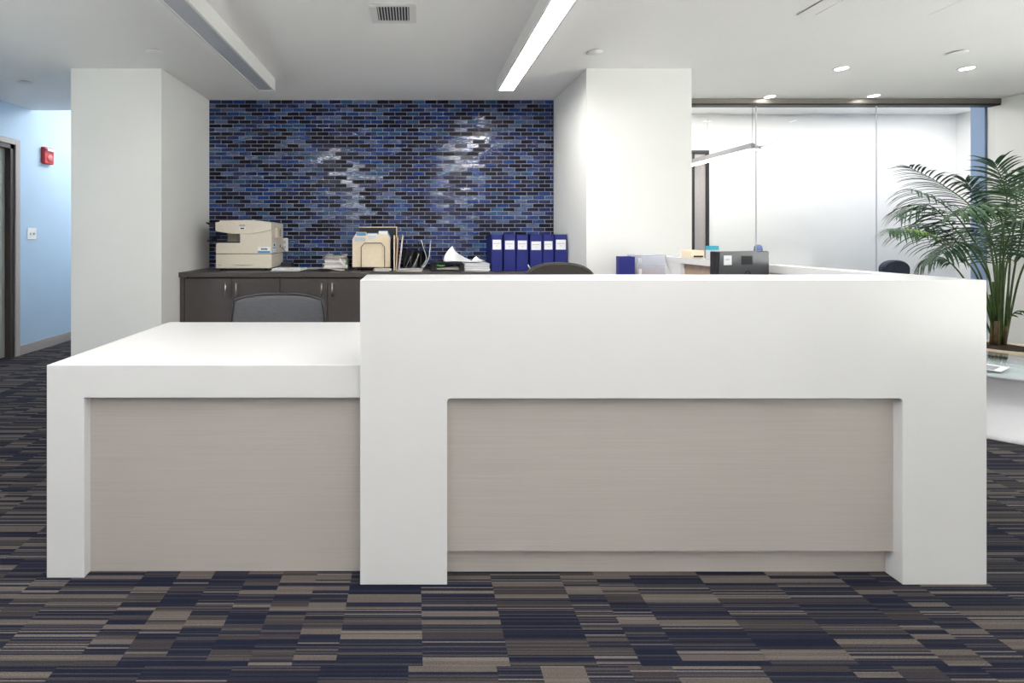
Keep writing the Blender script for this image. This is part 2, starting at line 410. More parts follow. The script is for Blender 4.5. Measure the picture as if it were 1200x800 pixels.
struct('wall_meeting_right', MB().box(rcx, rcx+.1, 4.72, RB, 0, RC, 'wall_white'))
struct('ceiling_meeting', MB().box(2.05, rcx+.1, 4.72, RB+.1, RC, RC+.1, 'ceiling_white').box(2.2, rcx+.1, 4.712, 4.72, CEIL-.02, RC, 'ceiling_white'))
struct('wall_blue_pier', MB().box(wx(1147, 4.78), XR+2.0, 4.73, 4.85, 0, CEIL+.3, 'slate_blue_paint'))
DR = RB-.002
d2 = struct('door_2', MB().box(wx(796, RB), wx(826, RB), RB-.03, RB-.001, 0.0, 2.32, 'blind_grey'), 'grey slatted door panel behind the glass')
MB().box(wx(794, RB), wx(796.3, RB), RB-.05, RB-.001, 0, 2.36, 'black_channel').box(wx(809.5, RB), wx(811.5, RB), RB-.05, RB-.031, 0, 2.32, 'black_channel').box(wx(825, RB), wx(828.5, RB), RB-.05, RB-.001, 0, 2.36, 'black_channel').box(wx(796.3, RB), wx(825, RB), RB-.05, RB-.001, 2.32, 2.36, 'black_channel').build('door_frame', d2)
for i in range(8):
    xx = wx(812.5+i*1.6, RB); MB().box(xx, xx+.008, RB-.034, RB-.030, .02, 2.3, 'casing_taupe').build('slat', d2)
struct('trim_2', MB().box(wx(828.6, RB), wx(841, RB), RB-.02, RB, 0, RC, 'wall_white'))

# ------------------------------------------------------------------ lamps
def linear_light(X, Y0, Y1, label, lit, sections=None, wd=.15):
    """surface-mounted linear luminaire: white housing, recessed lens (sections = [(y0, y1, lit)])"""
    t = thing('linear_light', label, 'ceiling light', (X, 0, 0))
    h, zb = wd/2, CEIL-.107; CEI = CEIL-.0005
    hb = MB()
    hb.box(-h, -h+.016, Y0, Y1, zb, CEI, 'white_metal').box(h-.016, h, Y0, Y1, zb, CEI, 'white_metal')
    hb.box(-h+.016, h-.016, Y0, Y0+.02, zb, CEI, 'white_metal').box(-h+.016, h-.016, Y1-.02, Y1, zb, CEI, 'white_metal')
    hb.box(-h+.016, h-.016, Y0+.02, Y1-.02, CEI-.03, CEI, 'white_metal').build('housing', t)
    for a, b, on in (sections or [(Y0, Y1, lit)]):
        MB().box(-h+.016, h-.016, a+.02, b-.02, zb+.004, zb+.012, 'lamp_linear' if on else 'grey_lens').build('lens', t, label='glowing white lens' if on else 'unlit grey lens')
    return t
linear_light(.775, -2.4, 4.03, 'lit white linear ceiling light running toward the blue tiled wall', True)
linear_light(-1.245, -2.4, 4.03, 'white linear ceiling light with unlit grey lens at its tile wall end', False, [(-2.4, 2.3, True), (2.3, 4.03, False)])

def downlight(X, Y, lab):
    t = thing('downlight', lab, 'ceiling light', (X, Y, CEIL), group='recessed downlights by the glass wall')
    MB().lathe([(.044, -.004), (.054, -.004), (.054, 0), (.044, 0)], 'white_metal', 28, ring=True).build('trim_ring', t)
    MB().lathe([(.001, -.0035), (.043, -.0035), (.043, -.0005), (.001, -.0005)], 'lamp_down', 28).build('lamp', t)
    ld = bpy.data.lights.new('bulb', 'SPOT'); ld.energy = 5; ld.spot_size = 2.0; ld.spot_blend = .8; ld.shadow_soft_size = .05; ld.color = (1, .96, .9)
    lo = bpy.data.objects.new('bulb', ld); C.objects.link(lo); lo.parent = t; lo.location = (0, 0, -.02)
for px, py, lab in ((986, 80, 'round recessed downlight away from the glass header, on the pillar side of its pair'), (1133, 80, 'round recessed downlight away from the glass header, closest to the right wall'), (902, 113, 'round recessed downlight close to the glass header beside the white pillar'), (1024, 112, 'round recessed downlight close to the glass header, on the palm side')):
    Y = F*(CEIL-H)/(VY-py); downlight(wx(px, Y), Y, lab)

# hidden panel added to brighten the meeting room, and the corridor's ceiling lamp
def unseen_panel_light(name, x0, x1, y0, y1, z, m, label):
    t = thing(name, label, 'ceiling light', ((x0+x1)/2, (y0+y1)/2, z))
    a, b = (x1-x0)/2, (y1-y0)/2
    MB().box(-a-.02, a+.02, -b-.02, -b, -.012, 0, 'white_metal').box(-a-.02, a+.02, b, b+.02, -.012, 0, 'white_metal').box(-a-.02, -a, -b, b, -.012, 0, 'white_metal').box(a, a+.02, -b, b, -.012, 0, 'white_metal').build('frame', t)
    MB().box(-a, a, -b, b, -.008, -.002, m).build('diffuser', t)
unseen_panel_light('unseen_panel_light', 2.4, 7.1, 5.5, 5.75, RC, 'room_fill_glow', 'long unseen fill panel added on the meeting room ceiling behind the glass header')
unseen_panel_light('corridor_light', -3.25, -2.85, 5.3, 7.2, 2.95, 'lamp_corridor', 'lit panel light on the corridor ceiling by the blue wall')

# pendant with a gull-wing section behind the glass
def pendant():
    X, Y0, Y1 = 3.60, 5.02, 6.33; z = wz(171, Y0)
    t = thing('pendant_light', 'white linear pendant with curved wing profile glowing behind the glass wall', 'pendant light', (X, 0, z))
    prof = [(-.035+.0, .03), (0, .004), (.035, -.008), (.09, -.002), (.14, .012), (.19, .038)]
    top = [(a, b+.006) for a, b in prof]
    MB().prism(prof+top[::-1], Y0, Y1, 'pendant_grey').build('wing', t)
    MB().prism([(-.06, -.026), (-.06, .032), (-.038, .032), (-.002, .003), (.05, -.012), (.05, -.026)], Y0, Y1, 'pendant_grey').build('body', t)
    MB().prism([(-.058, -.0262), (.048, -.0262), (.048, -.034), (-.058, -.034)], Y0+.03, Y1-.03, 'lamp_pendant').build('lens', t)
    for yy in (Y0+.06, Y1-.1):
        MB().tube([(0, yy, .0), (0, yy, RC-z)], .002, 'seam_grey', 6).build('cable', t)
pendant()

# ceiling fittings
def vent():
    Y0, Y1 = F*(CEIL-H)/(VY-4), F*(CEIL-H)/(VY-26)
    x0, x1 = wx(432, Y0), wx(488, Y0)
    cx, cy = (x0+x1)/2, (Y0+Y1)/2; a, b = (x1-x0)/2, (Y1-Y0)/2
    t = thing('ceiling_vent', 'white rectangular ceiling air vent with dark slots between the two linear lights', 'vent', (cx, cy, CEIL))
    ia, ib = a-.042, b-.028
    MB().box(-a, a, -b, -ib, -.008, 0, 'white_metal', .002).box(-a, a, ib, b, -.008, 0, 'white_metal', .002).box(-a, -ia, -ib, ib, -.008, 0, 'white_metal', .002).box(ia, a, -ib, ib, -.008, 0, 'white_metal', .002).build('frame', t)
    MB().box(-ia, ia, -ib, ib, -.001, -.0002, 'black_channel').build('duct', t)
    n = 11
    for i in range(n):
        xx = -ia+2*ia*(i+.5)/n; MB().box(xx-.003, xx+.003, -ib, ib, -.007, -.0011, 'white_metal').build('slat', t)
vent()
def sprinkler(px, py, lab):
    Y = F*(CEIL-H)/(VY-py)
    t = thing('sprinkler_cover', lab, 'sprinkler', (wx(px, Y), Y, CEIL))
    MB().lathe([(.001, -.012), (.052, -.011), (.056, -.008), (.054, -.006), (.001, -.006)], 'ceiling_white', 32).build('cover_plate', t)
    MB().lathe([(.001, -.006), (.04, -.006), (.04, 0), (.001, 0)], 'dark_gap', 24).build('collar', t)
sprinkler(182, 60, 'round white sprinkler cover on the ceiling beside the unlit linear light')
sprinkler(30, 96, 'round white sprinkler cover on the ceiling near the blue corridor wall')
sprinkler(697, 60, 'round white sprinkler cover on the ceiling in front of the right white pillar')
sprinkler(1122, 61, 'round white sprinkler cover on the ceiling beside the access panel and downlights')
def access_panel():
    Yf = F*(CEIL-H)/(VY-17)
    xs = [wx(934, Yf), wx(955, Yf), wx(1087, Yf), wx(1087, Yf)+.68, wx(1087, Yf)+1.36]
    t = thing('ceiling_access_panel', 'row of flush white ceiling access panels with dark hairline joints', 'access panel', (0, 0, CEIL))
    MB().box(xs[0]-.004, xs[-1]+.004, 1.2, Yf+.002, -.002, 0, 'seam_grey').build('frame', t)
    for a, b in zip(xs, xs[1:]):
        MB().box(a+.003, b-.003, 1.21, Yf-.004, -.005, -.0019, 'ceiling_white').build('panel', t)
access_panel()

# wall fittings on the blue wall
def alarm():
    y0, y1 = 5.17, 5.31; z = 2.1
    t = thing('fire_alarm', 'red fire alarm strobe mounted high on the blue corridor wall', 'fire alarm', (XL, (y0+y1)/2, z))
    MB().box(0, .045, -.065, .065, -.09, .09, 'red_plastic', .006, 2).build('body', t)
    MB().box(.045, .066, -.05, .055, .045, .078, 'white_plastic', .004).build('strobe', t, label='clear white strobe lens')
    MB().lathe([(.001, 0), (.042, 0), (.042, .004), (.001, .005)], 'red_pale', 28, mtx=T(.045, .005, -.025) @ RY(math.pi/2)).build('speaker_grille', t)
alarm()
def switch():
    t = thing('light_switch', 'white double light switch plate on the blue corridor wall', 'light switch', (XL, 5.05, 1.245))
    MB().box(0, .006, -.058, .058, -.06, .06, 'white_plastic', .002).build('plate', t)
    for yy in (-.023, .023):
        MB().box(.006, .016, yy-.006, yy+.006, -.012, .012, 'paper_grey', .002).build('toggle', t)
switch()
def outlet():
    x0, x1 = wx(330.5, WALLY), wx(336.2, WALLY); z0, z1 = wz(294.5, WALLY), wz(279, WALLY)
    t = thing('wall_outlet', 'white outlet plate on the blue tiles beside the copier', 'outlet', ((x0+x1)/2, WALLY-.008, (z0+z1)/2))
    a, b = (x1-x0)/2+.015, (z1-z0)/2
    MB().box(-a, a, -.007, 0, -b, b, 'white_plastic', .002).build('plate', t)
    for zz in (-.025, .025): MB().box(-.016, .016, -.009, -.007, zz-.014, zz+.014, 'paper_grey', .001).build('socket', t)
outlet()

# ------------------------------------------------------------------ reception counters
TY, LY = F/333.6, F/327.0                 # front planes of tall and low counters
TX0, TX1, TZ = -.189, 2.013, 1.07
def tall_counter():
    t = thing('reception_counter', 'tall white reception counter with recessed taupe panel', 'counter', (0, 0, 0))
    xo0, xo1, zo, r = wx(524, TY), wx(1058, TY), wz(467, TY), .012
    arc = lambda cx, cz, a0, a1: [(cx+r*math.cos(math.radians(a)), cz+r*math.sin(math.radians(a))) for a in (a0, (a0*2+a1)/3, (a0+a1*2)/3, a1)]
    pts = [(TX0, 0), (TX0, TZ), (TX1, TZ), (TX1, 0), (xo1, 0)]+arc(xo1-r, zo-r, 0, 90)+arc(xo0+r, zo-r, 90, 180)+[(xo0, 0)]
    mb = MB(); mb.prism(pts, TY, TY+.064, 'solid_surface', bev=.0015)
    mb.box(TX0, TX1, TY+.0625, TY+.24, TZ-.042, TZ, 'solid_surface', .0015)
    mb.box(TX0, TX0+.03, TY+.0625, TY+.2, 0.762, TZ-.042, 'solid_surface')
    mb.build('shell', t)
    MB().box(xo0-.004, xo1+.004, TY+.034, TY+.054, .096, zo+.02, 'panel_laminate').build('front_panel', t, label='recessed taupe horizontal grain panel')
    MB().box(xo0-.004, xo1+.004, TY+.065, TY+.075, 0.001, .2, 'panel_laminate').build('toe_kick', t)
    MB().box(TX0+.03, TX1-.02, TY+.08, TY+.11, 0.001, TZ-.043, 'wood_inner').build('back_panel', t)
    MB().box(TX0+.031, 1.90, TY+.111, 2.56, .722, .752, 'white_plastic', .002).build('work_surface', t)
    for xx in (0.0, .35): MB().box(xx, xx+.03, TY+.12, 2.5, 0.001, .7215, 'white_plastic').build('support', t)
tall_counter()
def low_counter():
    t = thing('low_counter', 'low white desk height counter with taupe modesty panel', 'counter', (0, 0, 0))
    x0, x1, z1 = wx(54.5, LY), TX0-.001, .762; xi, zi = wx(98.5, LY), wz(466, LY)
    mb = MB()
    mb.prism([(x0, 0), (x0, z1), (x1, z1), (x1, zi), (xi, zi), (xi, 0)], LY, 2.562, 'solid_surface', bev=.0015)
    mb.build('shell', t)
    MB().box(xi+.0005, x1, LY+.034, LY+.054, .001, zi-.0005, 'panel_laminate').build('front_panel', t, label='recessed taupe horizontal grain panel')
low_counter()
def return_wing():
    X0, X1, Y0, Y1 = 1.905, TX1, TY+.242, 3.64
    t = thing('return_counter', 'white return ledge running back from the tall reception counter', 'counter', (0, 0, 0))
    MB().box(X0, X1, Y0, Y1, TZ-.042, TZ, 'solid_surface', .0015).build('ledge', t)
    MB().box(X1-.05, X1-.003, Y0, Y1-.02, .001, TZ-.0425, 'solid_surface').build('outer_panel', t)
    MB().box(X1-.075, X1-.051, Y0, 3.42, .753, TZ-.0425, 'wood_inner').build('inner_panel', t, label='beige wood inner panel')
    MB().prism([(3.42, TZ-.0425), (3.62, TZ-.0425), (3.44, .80), (3.42, .80)], X0+.005, X1-.051, 'solid_surface', axis='x').build('end_gusset', t)
    MB().box(X0+.005, X1-.076, 2.60, 2.64, .80, TZ-.0425, 'solid_surface').build('bracket', t)
    MB().box(1.28, X1-.076, 2.562, 3.66, .722, .752, 'white_plastic', .002).build('work_surface', t)
    MB().box(1.30, 1.33, 3.0, 3.6, .001, .7215, 'white_plastic').build('support', t)
return_wing()

# ------------------------------------------------------------------ credenza
CY0, CZ = F/138.0, .914
def credenza():
    top = thing('credenza_worktop', 'dark grey laminate worktop along the blue tiled wall', 'worktop', (0, 0, 0))
    MB().box(PL1+.001, PR0-.001, CY0, WALLY-.008, CZ-.042, CZ, 'laminate_dark', .0015).build('slab', top)
    x = wx(216, CY0+.02); W = .8145; zb, zt = .10, CZ-.052
    flr = thing('filler_panel', 'narrow dark grey filler strip beside the left white pillar', 'filler panel', (0, 0, 0))
    MB().box(PL1+.002, x-.003, CY0+.022, CY0+.04, .001, CZ-.043, 'laminate_dark').build('strip', flr)
    labs = ['dark grey two door base cabinet under the cream copier', 'dark grey two door base cabinet partly behind the grey mesh chair', 'dark grey two door base cabinet under the manila folders', 'dark grey two door base cabinet under the row of blue binders']
    for i in range(4):
        t = thing('base_cabinet', labs[i], 'cabinet', (x+i*W, 0, 0), group='dark grey base cabinets')
        MB().box(.0015, W-.0015, CY0+.04, WALLY-.01, zb, CZ-.043, 'dark_gap').build('carcass', t)
        MB().box(.0015, W-.0015, CY0+.09, CY0+.11, 0.001, zb, 'laminate_dark').build('toe_kick', t)
        for s in (0, 1):
            a, b = (.003, W/2-.002) if s == 0 else (W/2+.002, W-.003)
            dr = MB().box(a, b, CY0+.02, CY0+.039, zb+.005, zt, 'laminate_dark', .001).build('door', t)
            hx = W/2+(-.045 if s == 0 else .045)
            z1 = wz(331, CY0); z0 = wz(347, CY0)
            hb = MB().tube([(hx, CY0-.012, z0), (hx, CY0-.012, z1)], .0062, 'brushed_steel', 10)
            for zz in (z0+.012, z1-.012): hb.tube([(hx, CY0+.0195, zz), (hx, CY0-.012, zz)], .0045, 'brushed_steel', 8)
            hb.build('handle', dr)
credenza()

# ------------------------------------------------------------------ copier
def copier():
    Y = F/131.0; X = wx(253, Y)
    t = thing('copier', 'cream desktop copier on the dark worktop beside the left pillar', 'copier', (X, Y, CZ))
    W, D = .499, .375
    for a in (.05, W-.05):
        for b in (.04, D-.05): MB().box(a-.02, a+.02, b-.02, b+.02, .0005, .0215, 'black_plastic').build('foot', t)
    cs = MB().prism([(0, .02), (0, .147), (W, .147), (W, .028), (W-.01, .02)], 0, D, 'copier_cream', bev=.002).build('paper_cassette', t)
    g = [(.13+.22*i/10, .05-.008*math.sin(math.pi*i/10)*-1-.004) for i in range(11)]
    MB().prism([(.13, .052), (.35, .052), (.30, .045), (.24, .042), (.18, .045)], -.0012, .002, 'copier_trim').build('grip', cs)
    MB().box(.02, .05, -.001, .001, .045, .05, 'ink_soft').build('model_mark', cs)
    MB().box(.004, W-.004, .004, D-.004, .147, .152, 'dark_gap').build('seam', t)
    mb = MB().prism([(0, .152), (0, .235), (.01, .247), (.214, .247), (.214, .36), (W, .36), (W, .152)], 0, .11, 'copier_cream', bev=.002)
    mb.prism([(0, .152), (0, .247), (.214, .247), (.214, .36), (W, .36), (W, .152)], .11, .27, 'copier_cream')
    mb.prism([(0, .152), (0, .36), (W, .36), (W, .152)], .27, D, 'copier_cream')
    mb.build('main_body', t)
    MB().box(.13, .2135, .16, .2695, .2475, .33, 'copier_trim').build('inner_block', t)
    MB().box(.002, .213, .012, .262, .2475, .256, 'navy_plastic').build('output_tray', t)
    low = [(W*i/12, .352-.024*math.sin(math.pi*min(1, (i/12)/.92))) for i in range(13)]
    lid = MB().prism([(0, .355), (.0, .43), (.035, .434), (.04, .446), (.28, .4505), (.40, .444), (W-.01, .43), (W, .42), (W, .37)]+[p for p in low[::-1]][1:-1], -.012, .0, 'copier_cream', bev=.001).build('control_fascia', t)
    MB().prism([(0, .3605), (0, .43), (.035, .434), (.04, .446), (.28, .4505), (.40, .444), (W-.01, .43), (W, .42), (W, .3605)], .0005, D, 'copier_cream', bev=.002).build('scanner_lid', t)
    MB().box(.29, .31, .1, .14, .4495, .456, 'copier_cream', .002).build('latch', t)
    MB().box(.215, .265, -.0135, -.0118, .402, .407, 'ink').box(.218, .262, -.0135, -.0118, .394, .397, 'ink_soft').box(.212, .268, -.0128, -.0118, .368, .386, 'paper').box(.222, .258, -.0136, -.0127, .371, .382, 'ink').build('maker_label', lid)
    s1 = MB().box(.376, .486, -.001, .0002, .158, .212, 'paper').box(.376, .486, -.0016, -.0008, .158, .174, 'label_blue')
    for i in range(6): s1.box(.405+i*.0095, .4125+i*.0095, -.0016, -.0008, .185, .201-.004*(i % 2), 'ink')
    s1.build('service_sticker', t, label='white sticker with a blue stripe')
    s2 = MB().box(W-.0002, W+.001, .03, .13, .165, .25, 'paper').box(W+.0008, W+.0016, .06, .09, .215, .238, 'ink').box(W+.0008, W+.0016, .035, .125, .198, .204, 'label_blue').build('side_sticker', t)
    MB().box(W-.001, W+.022, .10, .24, .29, .385, 'copier_cream', .006).build('side_vent_box', t)
    MB().lathe([(.001, 0), (.03, 0), (.03, .003), (.001, .003)], 'copier_trim', 20, mtx=T(W+.021, .19, .338) @ RY(math.pi/2) @ Matrix.Diagonal((1.25, .8, 1, 1))).build('side_knob', t)
    MB().box(W-.001, W+.002, .26, .275, .2, .225, 'ink').build('power_switch', t)
    MB().prism([(-.118, .428), (-.112, .434), (-.0005, .395), (-.0005, .36), (-.03, .372)], .06, .30, 'navy_plastic', bev=.001).build('bypass_wing', t)
    MB().prism([(-.10, .262), (-.10, .272), (-.0005, .258), (-.0005, .247), (-.06, .247)], .05, .26, 'navy_plastic', bev=.001).box(-.104, -.075, .1, .2, .272, .30, 'navy_plastic', .002).build('paper_stop_tray', t)
    MB().tube([(W+.001, .33, .2), (W+.03, .34, .16), (W+.04, .35, .09), (W+.02, .345, .045)], .004, 'black_plastic', 6).build('cord', t)
copier()
def adapter():
    Y = 4.52; t = thing('power_adapter', 'black power adapter lying behind the copier corner', 'adapter', (wx(337, Y), Y, CZ))
    MB().box(-.055, .055, -.035, .035, .0005, .062, 'black_plastic', .012, 2).build('case', t)
    MB().tube([(.055, 0, .02), (.1, .02, .006), (.16, .0, .005), (.22, .03, .005)], .0045, 'black_plastic', 6).build('cord', t)
adapter()

# ------------------------------------------------------------------ papers and files on the worktop
def paper_stack(name, label, px0, px1, Y, depth, n, th, rz=0, cat='paper', m=('paper', 'paper_grey'), jit=.012, group=None):
    x0, x1 = wx(px0, Y), wx(px1, Y); rr = random.Random(int(px0*7))
    t = thing(name, label, cat, ((x0+x1)/2, Y+depth/2, CZ), rz, group)
    w2 = (x1-x0)/2; z = .0006
    for i in range(n):
        MB().box(-w2, w2, -depth/2, depth/2, z, z+th-.0006, m[i % len(m)], 0, mtx=T(rr.uniform(-jit, jit), rr.uniform(-jit, jit), 0) @ RZ(rr.uniform(-.06, .06))).build('sheet', t); z += th
    return t
paper_stack('paper_stack', 'low stack of white papers in front of the copier corner', 318, 352, 4.14, .20, 5, .0052, -.05)
paper_stack('paper_stack', 'loose white sheets on the worktop between the copier and the mail bundle', 343, 370, 4.38, .2, 2, .004, .15)
paper_stack('paper_stack', 'few printed sheets lying in front of the manila folders', 438.5, 457, 4.16, .12, 3, .008, .0, m=('paper_grey', 'paper', 'paper_warm'))
paper_stack('envelope_stack', 'white and tan envelopes lying in front of the black file sorter', 466, 495, 4.15, .12, 3, .007, -.04, m=('paper', 'manila', 'paper_grey'))
paper_stack('document_stack', 'thick stack of white documents beside the blue binders', 544.5, 574, F/133, .28, 11, .0062, 0, jit=.003)
def mail_bundle():
    Y = 4.22; X = wx(391, Y); t = thing('mail_bundle', 'untidy bundle of folded mail and newspapers on the dark worktop', 'mail', (X, Y+.1, CZ), .05)
    rr = random.Random(5)
    MB().sheet(lambda u, v: (-.17+.26*u, -.13+.22*v, .017+.012*math.sin(u*5)*math.cos(v*3)), 8, 6, .003, 'paper_warm').build('loose_sheet', t)
    ms = ['paper_warm', 'paper', 'paper_warm', 'paper_grey', 'tan_card']
    z = .024
    for i in range(9):
        ww = .105-.002*i
        MB().box(-ww, ww, -.085, .085, z, z+.0095, ms[i % 4], .002, mtx=T(rr.uniform(-.008, .008)+.0, .02+.006*i, 0) @ RZ(rr.uniform(-.08, .08))).build('folded_paper', t); z += .0102
    cols = ['ink', 'magenta_print', 'green_card', 'ink_soft', 'orange_print', 'ink', 'ink_soft']
    pg = MB()
    for i in range(22):
        a = rr.uniform(-.09, .07); b = rr.uniform(-.05, .13); pg.box(a, a+rr.uniform(.012, .035), b, b+rr.uniform(.006, .02), z+.002, z+.0028, cols[i % 7])
    top = MB().sheet(lambda u, v: (-.1+.2*u, -.06+.2*v, z+.003+.018*v*v+.006*math.sin(u*9)), 8, 6, .003, 'paper_warm').build('newspaper', t)
    for i in range(14):
        u0, v0 = rr.uniform(0, .8), rr.uniform(0, .85); du, dv = rr.uniform(.08, .2), rr.uniform(.05, .12)
        MB().sheet(lambda u, v: (-.1+.2*(u0+du*u), -.06+.2*(v0+dv*v), z+.0052+.018*(v0+dv*v)**2+.006*math.sin((u0+du*u)*9)), 3, 2, .0006, cols[i % 7]).build('print', top)
    MB().sheet(lambda u, v: (.045+.075*u, -.105+.02*u+.03*v, .085-.075*u+.035*v-.04*u*v), 5, 4, .002, 'paper').build('torn_corner', t)
    MB().sheet(lambda u, v: (.095+.012*u+.02*v, -.06+.14*v, .045+.07*u-.02*v), 4, 4, .002, 'leaflet_green').build('leaflet', t)
mail_bundle()

def folder_mesh(mb, w, h, m, tab0, tab1, tm, y):
    """manila folder standing in the xz plane, thickness along y, with a tab"""
    mb.prism([(-w/2, 0), (w/2, 0), (w/2, h-.035), (w/2-.02, h), (tab1, h), (tab1-.006, h+.02), (tab0+.006, h+.02), (tab0, h), (-w/2+.02, h), (-w/2, h-.035)], y, y+.004, m)
    mb.box(tab0+.008, tab1-.008, y-.001, y+.0003, h-.03, h+.016, tm)
def folder_rack():
    Y = F/131.0; X = wx(437, Y)
    base = thing('folder_rack', 'black wire rack holding manila folders on the dark worktop', 'file rack', (X, Y, CZ))
    w2 = .105; hz = .245
    arch = [(-w2, 0, .0), (-w2, 0, hz-.035), (-w2+.03, 0, hz), (w2-.03, 0, hz), (w2, 0, hz-.035), (w2, 0, 0.0)]
    MB().tube([(a, b, max(c, .004)) for a, b, c in arch], .0036, 'black_plastic', 6).build('wire_arch', base)
    MB().tube([(a, .20, max(c*1.1, .004)) for a, b, c in arch], .0036, 'black_plastic', 6).build('wire_arch', base)
    for xx in (-w2, w2):
        MB().tube([(xx, 0, .004), (xx, .20, .004)], .0036, 'black_plastic', 6).build('base_wire', base)
    MB().box(-.155, .155, .012, .19, .018, .030, 'black_plastic', .002).build('shelf', base)
    MB().box(-.14, -.13, .015, .185, .0005, .018, 'black_plastic').box(.13, .14, .015, .185, .0005, .018, 'black_plastic').build('runner', base)
    labs = [('manila folder with a white printed tab at the front of the black wire rack', 'manila', -.035, .06, 'paper', .28), ('manila folder with a blue tab in the black wire rack', 'manila', -.145, -.045, 'tab_blue', .294), ('pale blue folder with a white tab in the black wire rack', 'tab_blue', .05, .145, 'paper', .306)]
    for i, (lb, m, a, b, tm, h) in enumerate(labs):
        f = thing('file_folder', lb, 'folder', (X-.018+.004*i, Y+.016+.028*i, CZ+.0305), 0, 'folders in the wire rack')
        mb = MB(); folder_mesh(mb, .335, h, m, a, b, tm, 0); mb.build('cover', f)
        MB().box(-.16, .158, .0045, .016, .001, h-.03, 'paper_warm').build('contents', f)
        if i == 0:
            p = MB().box(-.15, -.05, -.001, .0002, h-.05, h-.012, 'paper_grey')
            for q in range(3): p.box(-.025, .045, -.0016, -.0008, h-.024+q*.011, h-.021+q*.011, 'ink_soft')
            p.build('print', f)
    g = thing('file_box', 'black open file box with cream rim standing behind the manila folders', 'file box', (X+.02, Y+.235, CZ))
    MB().box(-.18, .18, .06, .066, .0005, .388, 'black_plastic').box(-.18, .18, .0, .066, .0005, .012, 'black_plastic').build('back', g)
    MB().box(.172, .18, -.01, .06, .012, .388, 'black_plastic').build('side', g)
    MB().box(-.18, .182, .052, .07, .388, .397, 'manila', .001).box(.180, .187, -.012, .07, .0005, .397, 'manila', .001).build('rim', g)
folder_rack()
def standing_folders():
    Y = F/132.0
    for i, (px, h, lean, m, lb) in enumerate([(462.0, .315, .0, 'manila', 'cream file folder standing upright beside the manila folder rack'), (464.3, .31, .05, 'tan_card', 'tan file folder standing upright beside the manila folder rack'), (467.0, .325, .12, 'paper_warm', 'white file folder leaning beside the tan standing folder')]):
        f = thing('upright_folder', lb, 'folder', (wx(px, Y), Y, CZ), 0)
        M4 = RY(lean)
        MB().box(-.0055, -.0025, 0, .24, .001, h, m, mtx=M4).box(.0025, .0055, .0, .24, .001, h-.012, m, mtx=M4).build('cover', f)
        MB().box(-.0022, .0022, .004, .235, .002, h-.02, 'paper', mtx=M4).build('contents', f)
standing_folders()
def file_sorter():
    Y = F/130.0; t = thing('file_sorter', 'black incline file sorter with upright dividers on the worktop', 'file sorter', (wx(485, Y), Y, CZ))
    MB().box(-.112, .135, 0, .24, .0006, .014, 'black_plastic', .003).build('base', t)
    for i, (xx, h, ln) in enumerate([(-.098, .20, .18), (-.04, .235, .16), (.02, .26, .10), (.06, .25, .04)]):
        MB().prism([(.01, 0.013), (.23, .013), (.23, h), (.17, h), (.06, h*.55), (.01, h*.3)], -.004, .004, 'black_plastic', axis='x', mtx=T(xx, 0, .0) @ RY(ln)).build('divider', t)
    MB().box(-.11, .133, .242, .25, .0006, .17, 'black_plastic', .002).build('back', t)
    p = thing('sorted_papers', 'grey sheets leaning in the black file sorter', 'paper', (wx(485, Y)-.07, Y+.02, CZ+.0145))
    for i, (xx, h, ln) in enumerate([(-.006, .115, .42), (.052, .125, .5), (.066, .135, .38), (.083, .14, .2)]):
        MB().box(-.0012, .0012, 0, .2, .001, h, ('paper_grey', 'paper_grey', 'paper', 'paper_grey')[i], mtx=T(xx, 0, 0) @ RY(ln)).build('sheet', p)
    q = thing('curled_documents', 'white documents curling up out of the black file sorter', 'paper', (wx(485, Y)+.105, Y+.02, CZ+.0145))
    for k, (dx, h, c) in enumerate([(0, .255, -.05), (.016, .26, .016)]):
        MB().sheet(lambda u, v: (dx+.018-.06*(1-min(1, v*2.2))**2+c*max(0, v-.3)*1.6, .2*u, .002+h*v), 3, 14, .0035, 'paper').build('sheet', q)
file_sorter()
